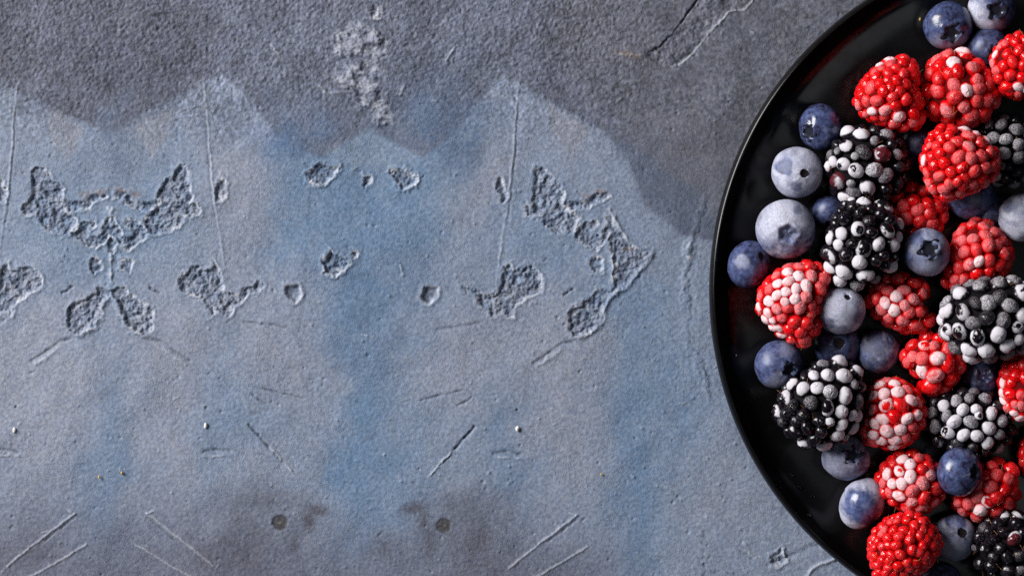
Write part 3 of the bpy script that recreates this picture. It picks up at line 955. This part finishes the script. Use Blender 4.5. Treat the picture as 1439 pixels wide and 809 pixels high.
RA((1388, 689), 'raspberry half covered by the dark glossy blueberry, with thin pink frost', seed=12, lift=0,
   outline=from_crop(1220, 620, 6.571, [(770, 560), (830, 400), (950, 250), (1080, 180), (1200, 165), (1330, 195), (1385, 280), (1360, 400), (1390, 500), (1340, 610), (1200, 700), (1060, 725), (930, 705), (820, 640)]),
   r=7.6, crop=(1220, 620, 6.571), base=['c', 'y'],
   seeds='1130,425,56,p 1020,510,58,p 935,570,48,p 1045,620,58,w 1010,680,60,p 885,630,48,p 1110,550,52,o 1190,520,56,c 1260,450,52,c 1320,270,60,c 1290,350,52,q 1190,320,52,q 1150,240,50,y 840,560,42,p 1330,470,56,c 1180,640,58,q 1290,560,54,y')
RA((1272, 765), 'bright bare red raspberry with fine drupelets at the bottom edge of the picture', lift=26, seed=13,
   outline=from_crop(1205, 705, 6.15, [(90, 390), (130, 270), (230, 160), (340, 105), (460, 85), (560, 110), (640, 190), (710, 290), (735, 370), (690, 470), (600, 570), (500, 650), (330, 690), (160, 660), (110, 520)]),
   r=5.6, base='c', hairs=44, crop=(1205, 705, 6.15), seeds='240,250,34,q 290,180,32,q 350,170,32,y 210,280,30,q')
RA((1438, 541), 'bright red raspberry with a white frosted lower rim, cut by the right picture edge', lift=26, seed=14, rx=34, ry=50,
   r=7.4, base='c', crop=(1290, 490, 5.054), seeds='605,310,34,w 625,360,34,w 650,410,36,p 690,440,38,w 730,470,38,w 740,330,34,q 745,400,34,p 700,390,30,p', hairs=16)
RA((1468, 640), 'sliver of a dark red raspberry at the right picture edge', seed=15, rx=36, ry=42, r=7.6, base=['c', 'y'], H=34, hairs=10)

# --- blackberries
BL((1214, 230), 'blackberry with white drupelets and a few wine red bare ones, beside the upper blueberries', lift=0, seed=21,
   outline=from_crop(1150, 165, 6.22, [(65, 420), (100, 300), (190, 150), (290, 85), (450, 80), (620, 95), (740, 210), (790, 400), (770, 560), (660, 680), (450, 730), (250, 745), (130, 640), (75, 530)]),
   r=9.2, crop=(1150, 165, 6.22), base=['d', 'y', 'd'], hairs=8,
   seeds='265,145,60,w 385,170,68,w 258,262,66,h 590,165,62,g 490,215,38,g 490,125,36,y 400,310,72,q 558,325,76,t 678,325,50,g 150,390,44,w 238,408,54,h 95,430,40,w 340,460,70,h 185,550,80,t 490,455,64,m 580,505,58,g 430,595,66,h 245,675,54,w 105,330,42,g 180,300,32,g 700,430,48,y 690,560,50,d 380,100,40,d 330,340,32,g 640,240,40,d 590,610,46,d 700,230,40,d 290,570,34,g')
BL((1212, 340), 'dark blackberry standing highest, black on top with white drupelets round its lower side', lift=18, seed=22,
   outline=from_crop(1145, 270, 5.395, [(80, 530), (95, 370), (130, 240), (190, 110), (270, 45), (400, 50), (520, 75), (610, 150), (665, 260), (640, 400), (620, 540), (540, 640), (400, 700), (270, 725), (150, 670)]),
   r=8.8, crop=(1145, 270, 5.395), base=['d', 'd', 'y'], hairs=14,
   seeds='280,65,24,w 290,120,34,d 195,140,30,d 240,210,44,d 165,245,40,d 335,285,50,h 222,322,54,w 128,355,42,w 195,398,40,w 140,480,48,D 250,470,60,d 375,430,66,D 345,522,50,w 480,392,56,w 580,395,48,w 625,248,42,h 540,295,56,r 415,225,54,d 515,130,68,r 235,590,62,w 385,608,64,h 118,570,46,w 195,660,54,w 325,680,56,g 560,548,56,w 465,510,42,d 350,165,46,d 450,640,38,g 520,480,38,d 430,310,40,d 290,390,36,d')
BL((1416, 212), 'dim grey frosted blackberry under the raspberry at the right edge', lift=0, seed=23, rx=46, ry=50, r=8.6, H=38, base=['g', 'y', 'g'],
   crop=(1280, 160, 5.056), seeds='560,70,42,g 650,90,42,g 750,120,48,g 595,175,40,g 682,185,42,m 765,220,42,g 670,280,40,g 770,305,54,g 655,365,24,g 700,375,28,y 760,410,40,y 740,50,40,y', hairs=6)
BL((1388, 450), 'big frosted blackberry at the right edge with shiny black drupelets on its left', lift=30, seed=24,
   outline=from_crop(1305, 290, 3.515, [(58, 530), (90, 450), (150, 395), (240, 365), (340, 358), (440, 362), (520, 410), (540, 520), (515, 640), (450, 720), (340, 755), (220, 765), (130, 715), (70, 630)]),
   r=9.4, crop=(1305, 290, 3.515), base=['g', 'w', 'g'], hairs=8,
   seeds='165,440,42,w 108,518,36,w 75,525,26,w 180,525,40,D 105,605,34,h 165,612,36,D 82,630,28,w 225,575,34,g 290,552,34,y 250,640,42,D 135,690,36,g 207,695,40,w 205,740,40,w 290,697,42,w 345,625,38,w 300,485,46,g 400,495,38,g 370,565,42,g 385,675,44,h 435,595,28,h 440,650,26,w 455,435,42,h 345,400,44,g 262,408,42,g 300,745,46,g 390,730,44,g 420,370,36,g 458,540,36,w 215,385,26,g 238,480,28,q 460,690,38,g 350,455,34,q')
BL((1150, 566), 'blackberry with bright white drupelets on its right and a crushed bare black left side', lift=10, seed=25,
   outline=from_crop(1080, 490, 5.394, [(45, 470), (75, 370), (150, 250), (270, 190), (380, 110), (500, 75), (620, 100), (700, 180), (715, 330), (705, 470), (670, 590), (590, 680), (440, 745), (290, 745), (190, 680), (90, 580)]),
   r=8.6, crop=(1080, 490, 5.394), base=['d', 'd', 'y'], hairs=16,
   seeds='350,222,42,w 448,215,46,w 563,215,54,w 530,118,52,w 412,138,42,g 660,180,46,h 275,312,46,w 375,308,44,w 467,333,52,m 572,360,52,w 640,272,34,g 662,400,46,g 545,470,46,w 625,500,38,w 447,445,50,r 197,278,46,h 155,370,52,o 80,470,46,r 463,548,32,w 548,568,52,w 625,590,44,w 512,640,46,w 420,705,58,w 280,705,58,r 105,555,40,q 330,410,46,q 200,440,42,d 300,590,48,d 390,540,46,d 220,620,50,d 270,500,46,d 400,620,48,d 575,655,28,g 275,225,30,y 330,160,28,y')
BL((1362, 594), 'evenly grey frosted blackberry above the dark glossy blueberry', lift=0, seed=26, rx=63, ry=48, rot=6, H=42,
   r=8.2, crop=(1290, 490, 5.054), base=['y', 'd', 'y'], hairs=6,
   seeds='110,458,40,g 195,412,42,w 280,378,38,g 368,362,36,g 468,370,46,m 325,438,38,w 415,435,36,w 430,475,26,h 518,462,46,w 268,518,54,w 380,520,50,m 212,478,34,g 135,550,44,g 222,592,48,h 330,608,46,w 420,612,44,w 503,560,46,w 590,515,38,g 572,605,36,g 490,660,44,w 562,690,42,m 165,655,48,g 285,665,36,y 392,690,36,y 465,725,28,y 560,410,34,y 640,480,36,d 650,570,38,d 640,650,34,d 75,680,38,d')
BL((1413, 762), 'bare glossy black blackberry in the lower right corner', lift=8, seed=27,
   outline=from_crop(1205, 705, 6.15, [(995, 420), (1025, 270), (1100, 160), (1220, 95), (1360, 80), (1480, 130), (1560, 260), (1570, 420), (1500, 560), (1380, 650), (1200, 670), (1060, 620)]),
   r=8.0, crop=(1205, 705, 6.15), base=['d', 'd', 'd', 'y'], hairs=22,
   seeds='1080,215,60,q 1070,310,56,d 1150,260,46,d 1265,140,62,r 1390,120,62,r 1300,470,56,y 1360,320,56,t 1400,460,46,q 1060,530,50,y 1165,550,48,d 1240,400,44,d 1270,270,48,d 1000,400,30,p 1300,580,52,y 1400,570,46,g')


# ------------------------------------------------------------------ blueberries
def blueberry(c, rx, label, ry=None, lift=0.0, axis=(0, 0), top='star', bloom=.5, gloss=.5, frost=(), base_frost=0.0, seed=1, rot=0, dents=(), topsize=1.0, H=None, bare=()):
    """axis: pixel offset of the calyx / scar from the berry centre; frost and bare: (px, py, radius px, amount)"""
    ry = ry or rx
    r0 = (rx + ry) / 2
    H = H or r0 * .93
    zc = plate_z(*c) + (H + lift) / PPM
    cx, cy, _ = W(c[0], c[1], zc)
    u = (CAMZ - zc) / CAMZ / PPM
    rng = random.Random(seed * 13 + 1)
    root = bpy.data.objects.new('blueberry', None)
    COL.objects.link(root)
    root.empty_display_size = .005
    root.location = (cx, cy, zc - H * u)
    root['label'] = label
    root['category'] = 'blueberry'
    root['group'] = 'frozen blueberries on the black plate'
    ax, ay = axis[0] / rx, -axis[1] / ry
    q = math.hypot(ax, ay)
    if q > .96:
        ax, ay = ax / q * .96, ay / q * .96; q = .96
    A = Vector((ax, ay, math.sqrt(1 - q * q)))
    rotq = A.to_track_quat('Z', 'Y')
    Rm = np.array(rotq.to_matrix())
    nu, nv = 96, 72
    th = np.linspace(0, 2 * np.pi, nu, endpoint=False)
    t = np.linspace(0, 1, nv)
    ph = np.pi * (.55 * t ** 1.6 + .45 * t) * .998 + .004
    T, Q = np.meshgrid(th, ph)
    lump = fbm(np.cos(T) * 1.1 + 7 + seed * 2.3, np.sin(T) * 1.1 + Q * 1.1, seed, 2) - .5
    R = 1 + .09 * lump
    sz = topsize
    if top in ('star', 'ring'):
        wob = 1 + .10 * np.cos(5 * T + seed)
        s = Q / (.40 * sz * wob)
        R -= .17 * sstep(1.0, .55, s)                     # crater
        R += .028 * np.exp(-((s - 1.12) / .22) ** 2)         # collar
    elif top == 'scar':
        s = Q / (.15 * sz)
        R -= .12 * sstep(1.1, .6, s)
        R -= .03 * np.exp(-(s / 2.6) ** 2)
    elif top == 'cap':
        R += .0
    d = np.stack([np.sin(Q) * np.cos(T), np.sin(Q) * np.sin(T), np.cos(Q)], -1) * R[..., None]
    d[..., 2] = np.where(np.abs(d[..., 2]) > 0, d[..., 2] * (.93 if top in ('star', 'ring') else .97), 0)
    d = d @ Rm.T                                         # to world axes, unit
    cr, sr = math.cos(R_(rot)), math.sin(R_(rot))
    e = d.copy()
    e[..., 0] = d[..., 0] * cr - d[..., 1] * sr; e[..., 1] = d[..., 0] * sr + d[..., 1] * cr
    e *= np.array([rx, ry, H])
    f = e.copy()
    f[..., 0] = e[..., 0] * cr + e[..., 1] * sr; f[..., 1] = -e[..., 0] * sr + e[..., 1] * cr
    P = f
    for (dx, dy, dr, dep) in dents:
        w_ = np.exp(-((P[..., 0] - dx) ** 2 + (P[..., 1] + dy) ** 2) / dr ** 2) * (P[..., 2] > 0)
        P = P * (1 - dep * w_)[..., None]
    # frost on the skin
    nx = P[..., 0] / 9 + seed * 5.1; ny = P[..., 1] / 9 + P[..., 2] / 13
    nz = fbm(nx, ny, seed + 50, 4, .6) - .5
    F = np.full(T.shape, base_frost) + nz * 1.3 * (base_frost > 0)
    for (fx, fy, fr, am) in frost:
        dd = np.sqrt((P[..., 0] - fx) ** 2 + (P[..., 1] + fy) ** 2 + np.where(P[..., 2] < 0, (P[..., 2] * .8) ** 2, 0))
        F = np.maximum(F, am * sstep(fr * 1.55, fr * .45, dd + nz * fr * 1.1))
    for (fx, fy, fr, am) in bare:
        dd = np.sqrt((P[..., 0] - fx) ** 2 + (P[..., 1] + fy) ** 2)
        F = F * (1 - am * sstep(fr * 1.2, fr * .7, dd + nz * fr * .6) * (P[..., 2] > 0))
    if top in ('star', 'ring'):
        F *= 1 - .75 * sstep(1.05, .8, Q / (.40 * sz))
    me = grid_mesh('skin', P * u, nu, nv, True)
    at = me.attributes.new('frost', 'FLOAT', 'POINT')
    at.data.foreach_set('value', np.clip(F, 0, 1).astype(np.float32).reshape(-1))
    body = link('skin', me, M['blue'], root)
    body.location = (0, 0, H * u)
    body.color = (bloom, gloss, 0, 1)

    def place(pts):                                        # unit axis-frame points -> local
        a = np.array(pts) @ Rm.T
        return a * np.array([rx, ry, H]) * u
    if top == 'star':
        vs, fs = [], []
        n = 60
        rings = [(.0, .80), (.16, .80), (.26, .82), (.34, .90), (.40, .965), (.47, .975), (.47, .94), (.38, .90)]
        off = rng.uniform(0, 6.28)
        for k, (rr, zz) in enumerate(rings):
            for i in range(n):
                a = i * 2 * math.pi / n
                lobe = abs(math.cos(2.5 * a + off)) ** 2.6 * (1 + .25 * math.sin(a * 2 + seed))
                g = rr * sz
                z_ = zz
                if k in (4, 5, 6):
                    g = sz * (.30 + (rr - .30) * (0.25 + 1.15 * lobe))
                    z_ = zz - .05 * (1 - lobe) + .015 * math.sin(7 * a + seed)
                g *= 1 + .05 * math.sin(3 * a + seed)
                zs = math.sqrt(max(0, 1 - g * g)) - 1
                vs.append((g * math.cos(a), g * math.sin(a), z_ * .95 + zs * .85 + .055))
        for k in range(len(rings) - 1):
            for i in range(n):
                j = (i + 1) % n
                fs.append((k * n + i, k * n + j, (k + 1) * n + j, (k + 1) * n + i))
        me = bpy.data.meshes.new('calyx')
        me.from_pydata([tuple(p) for p in place(vs)], [], fs)
        me.polygons.foreach_set('use_smooth', np.ones(len(fs), bool))
        ca = link('calyx', me, M['calyx'], root)
        ca.location = (0, 0, H * u)
    elif top == 'scar':
        vs, fs = [], []
        n = 20
        for k, (rr, zz) in enumerate([(.0, .885), (.07, .887), (.12, .91), (.135, .93)]):
            for i in range(n):
                a = i * 2 * math.pi / n
                g = rr * sz * (1 + .12 * math.sin(3 * a + seed))
                vs.append((g * math.cos(a), g * math.sin(a), zz))
        for k in range(3):
            for i in range(n):
                j = (i + 1) % n
                fs.append((k * n + i, k * n + j, (k + 1) * n + j, (k + 1) * n + i))
        me = bpy.data.meshes.new('stem_scar')
        me.from_pydata([tuple(p) for p in place(vs)], [], fs)
        sca = link('stem_scar', me, M['scar'], root)
        sca.location = (0, 0, H * u)
    return root


B = blueberry
B((1332, 36), 34, 'shiny blueberry at the top with its dark crown facing the camera, left of another blueberry', axis=(2, 14), bloom=.55, gloss=.9, seed=1, base_frost=.0, frost=[(14, 30, 16, .30), (-16, 28, 12, .25)], topsize=.95)
B((1394, 13), 33, 'blueberry at the very top edge with a white frosted left side and star crown', axis=(3, 5), bloom=.45, gloss=.5, seed=2, frost=[(-30, 4, 16, .9), (-14, 26, 16, .7), (6, 30, 12, .4)], topsize=.9)
B((1389, 70), 31, 'dark shaded blueberry tucked under the raspberry near the top right corner', axis=(10, 8), bloom=.45, gloss=.4, seed=3)
B((1152, 179), 31, 'clear dark blue blueberry with a bright window reflection, above the white pierced one', ry=33, axis=(-20, 9), bloom=.42, gloss=.95, seed=4, topsize=.8, lift=2)
B((1120, 242), 36, 'white frosted blueberry with a small dark stem hole and a blue bare patch', axis=(8, 3), top='scar', bloom=.7, gloss=.2, seed=5, base_frost=.80, bare=[(-20, -7, 12, .95), (-4, 20, 8, .75)], dents=[(-20, -7, 12, .05)], topsize=1.2)
B((1104, 322), 42, 'largest blueberry, white frosted on top with a sunken blue crown', axis=(0, 8), top='ring', bloom=.6, gloss=.2, seed=6, base_frost=.25, frost=[(-8, -22, 26, .95), (-26, -2, 18, .8), (20, -14, 16, .7)], bare=[(14, -26, 7, .6)], topsize=.85, lift=4)
B((1053, 372), 30, 'leftmost blueberry, mottled blue with a small pit, next to the plate rim', ry=34, axis=(16, -13), top='scar', bloom=.62, gloss=.75, seed=7, rot=20, topsize=1.3, frost=[(-12, -2, 8, .35)])
B((1166, 299), 25, 'dark blueberry in deep shade between the white blueberry and the highest blackberry', axis=(0, 20), bloom=.45, gloss=.5, seed=8)
B((1182, 436), 34, 'pale violet frosted blueberry with a tiny dark stem hole beside the honeycomb raspberry', axis=(7, -20), top='scar', bloom=.5, gloss=.1, seed=9, base_frost=.50, frost=[(-4, -6, 22, .70)], bare=[(-20, 18, 9, .6), (24, 10, 9, .6)], lift=30, topsize=1.0)
B((1176, 484), 33, 'nearly black blueberry in shade below the pale violet blueberry, its scar ring showing', axis=(0, -3), top='scar', bloom=.25, gloss=.5, seed=10, topsize=1.7)
B((1233, 493), 31, 'dim blue frosted blueberry without a visible crown, above the tip on raspberry', axis=(14, -20), top='cap', bloom=.55, gloss=.1, seed=11, base_frost=.05, frost=[(-6, -4, 16, .16)])
B((1095, 512), 35, 'dusty blue blueberry with a dark crown, above the blackberry on the plate\'s empty side', axis=(14, 8), bloom=.72, gloss=.45, seed=12, frost=[(-4, 28, 14, .35), (10, -22, 12, .2)], topsize=.75)
B((1302, 354), 34, 'blueberry with an open ring shaped crown and frosted lower half, on top of raspberries', axis=(1, -4), bloom=.72, gloss=.3, seed=13, frost=[(0, 28, 20, .42), (20, -14, 10, .25)], topsize=.95, lift=44, base_frost=.08)
B((1436, 306), 34, 'white frosted blueberry cut by the right picture edge', axis=(28, 4), top='scar', bloom=.6, gloss=.1, seed=14, base_frost=.80, bare=[(-16, -18, 8, .6), (-24, -10, 5, .6)], lift=26)
B((1364, 277), 33, 'dark blue shaded blueberry under the half bare half frosted raspberry', axis=(0, -24), top='cap', bloom=.5, gloss=.4, seed=15)
B((1396, 300), 27, 'blackish blueberry in shade left of the white blueberry at the edge', axis=(10, 10), top='cap', bloom=.3, gloss=.4, seed=16)
B((1380, 530), 28, 'blackish violet blueberry deep between the two frosted blackberries', axis=(0, -4), top='ring', bloom=.25, gloss=.4, seed=17)
B((1189, 643), 34, 'greyish frosted blueberry with a black star crown below the half crushed blackberry', ry=32, axis=(7, -6), bloom=.6, gloss=.2, seed=18, base_frost=.16, frost=[(-14, 10, 18, .45)], topsize=.9)
B((1211, 707), 31, 'oval blueberry with a bare shiny blue face ringed by white frost', ry=38, axis=(26, 26), top='cap', bloom=.85, gloss=1.0, seed=19, rot=28, base_frost=.75, bare=[(-3, 4, 26, 1.0), (-9, -8, 16, 1.0), (6, 16, 16, 1.0)])
B((1349, 663), 33, 'dark glossy mottled blueberry on top of raspberries, its hollow crown turned sideways', ry=35, axis=(19, -1), top='star', bloom=.50, gloss=.9, seed=20, lift=46, topsize=.7)
B((1341, 755), 32, 'greyish violet blueberry with a round brown stem scar near the bottom', ry=33, axis=(8, -10), top='scar', bloom=.45, gloss=.1, seed=21, base_frost=.22, frost=[(-4, 18, 20, .42)], topsize=1.5, lift=4)
B((1293, 204), 27, 'very dark blueberry in shade between two raspberries and the wine marked blackberry', axis=(0, -10), top='cap', bloom=.4, gloss=.3, seed=22)
B((1322, 818), 30, 'dark blueberry mostly cut off by the bottom picture edge', axis=(10, 10), top='cap', bloom=.35, gloss=.4, seed=23)


# ------------------------------------------------------------------ crumbs on the plate
def crumb(a, b, s, label):
    o = link('crumb', blob_mesh('crumb', s / PPM, s * 1.4 / PPM, s * .8 / PPM, int(a)), M['crumb'])
    o.location = W(a, b, plate_z(a, b) + s * .5 / PPM)
    o['label'] = label; o['category'] = 'crumb'; o['group'] = 'crumbs on the plate'


crumb(1293, 27.5, 1.8, 'tiny straw coloured crumb on the plate beside the top blueberry')
crumb(1034.5, 499, 1.2, 'tiny pale speck on the plate left of the dusty blue blueberry')


def droplet(a, b, sz, lab):
    o = link('water_droplet', blob_mesh('water_droplet', sz / PPM, sz * .9 / PPM, sz * .45 / PPM, int(a), amp=.12), M['water'])
    o.location = W(a, b, plate_z(a, b) + sz * .12 / PPM)
    o['label'] = lab
    o['category'] = 'droplet'; o['group'] = 'water droplets on the plate'


for (a, b, sz, lab) in ((1112, 667, 2.6, 'tiny water droplet on the bare plate, highest of the three in a slanting line'),
                        (1124, 685, 2.8, 'tiny water droplet on the bare plate, middle of the three in a slanting line'),
                        (1142, 697, 2.6, 'tiny water droplet on the bare plate, lowest of the three in a slanting line'),
                        (1137, 723, 2.4, 'lone tiny water droplet by the plate rim left of the oval blueberry')):
    droplet(a, b, sz, lab)
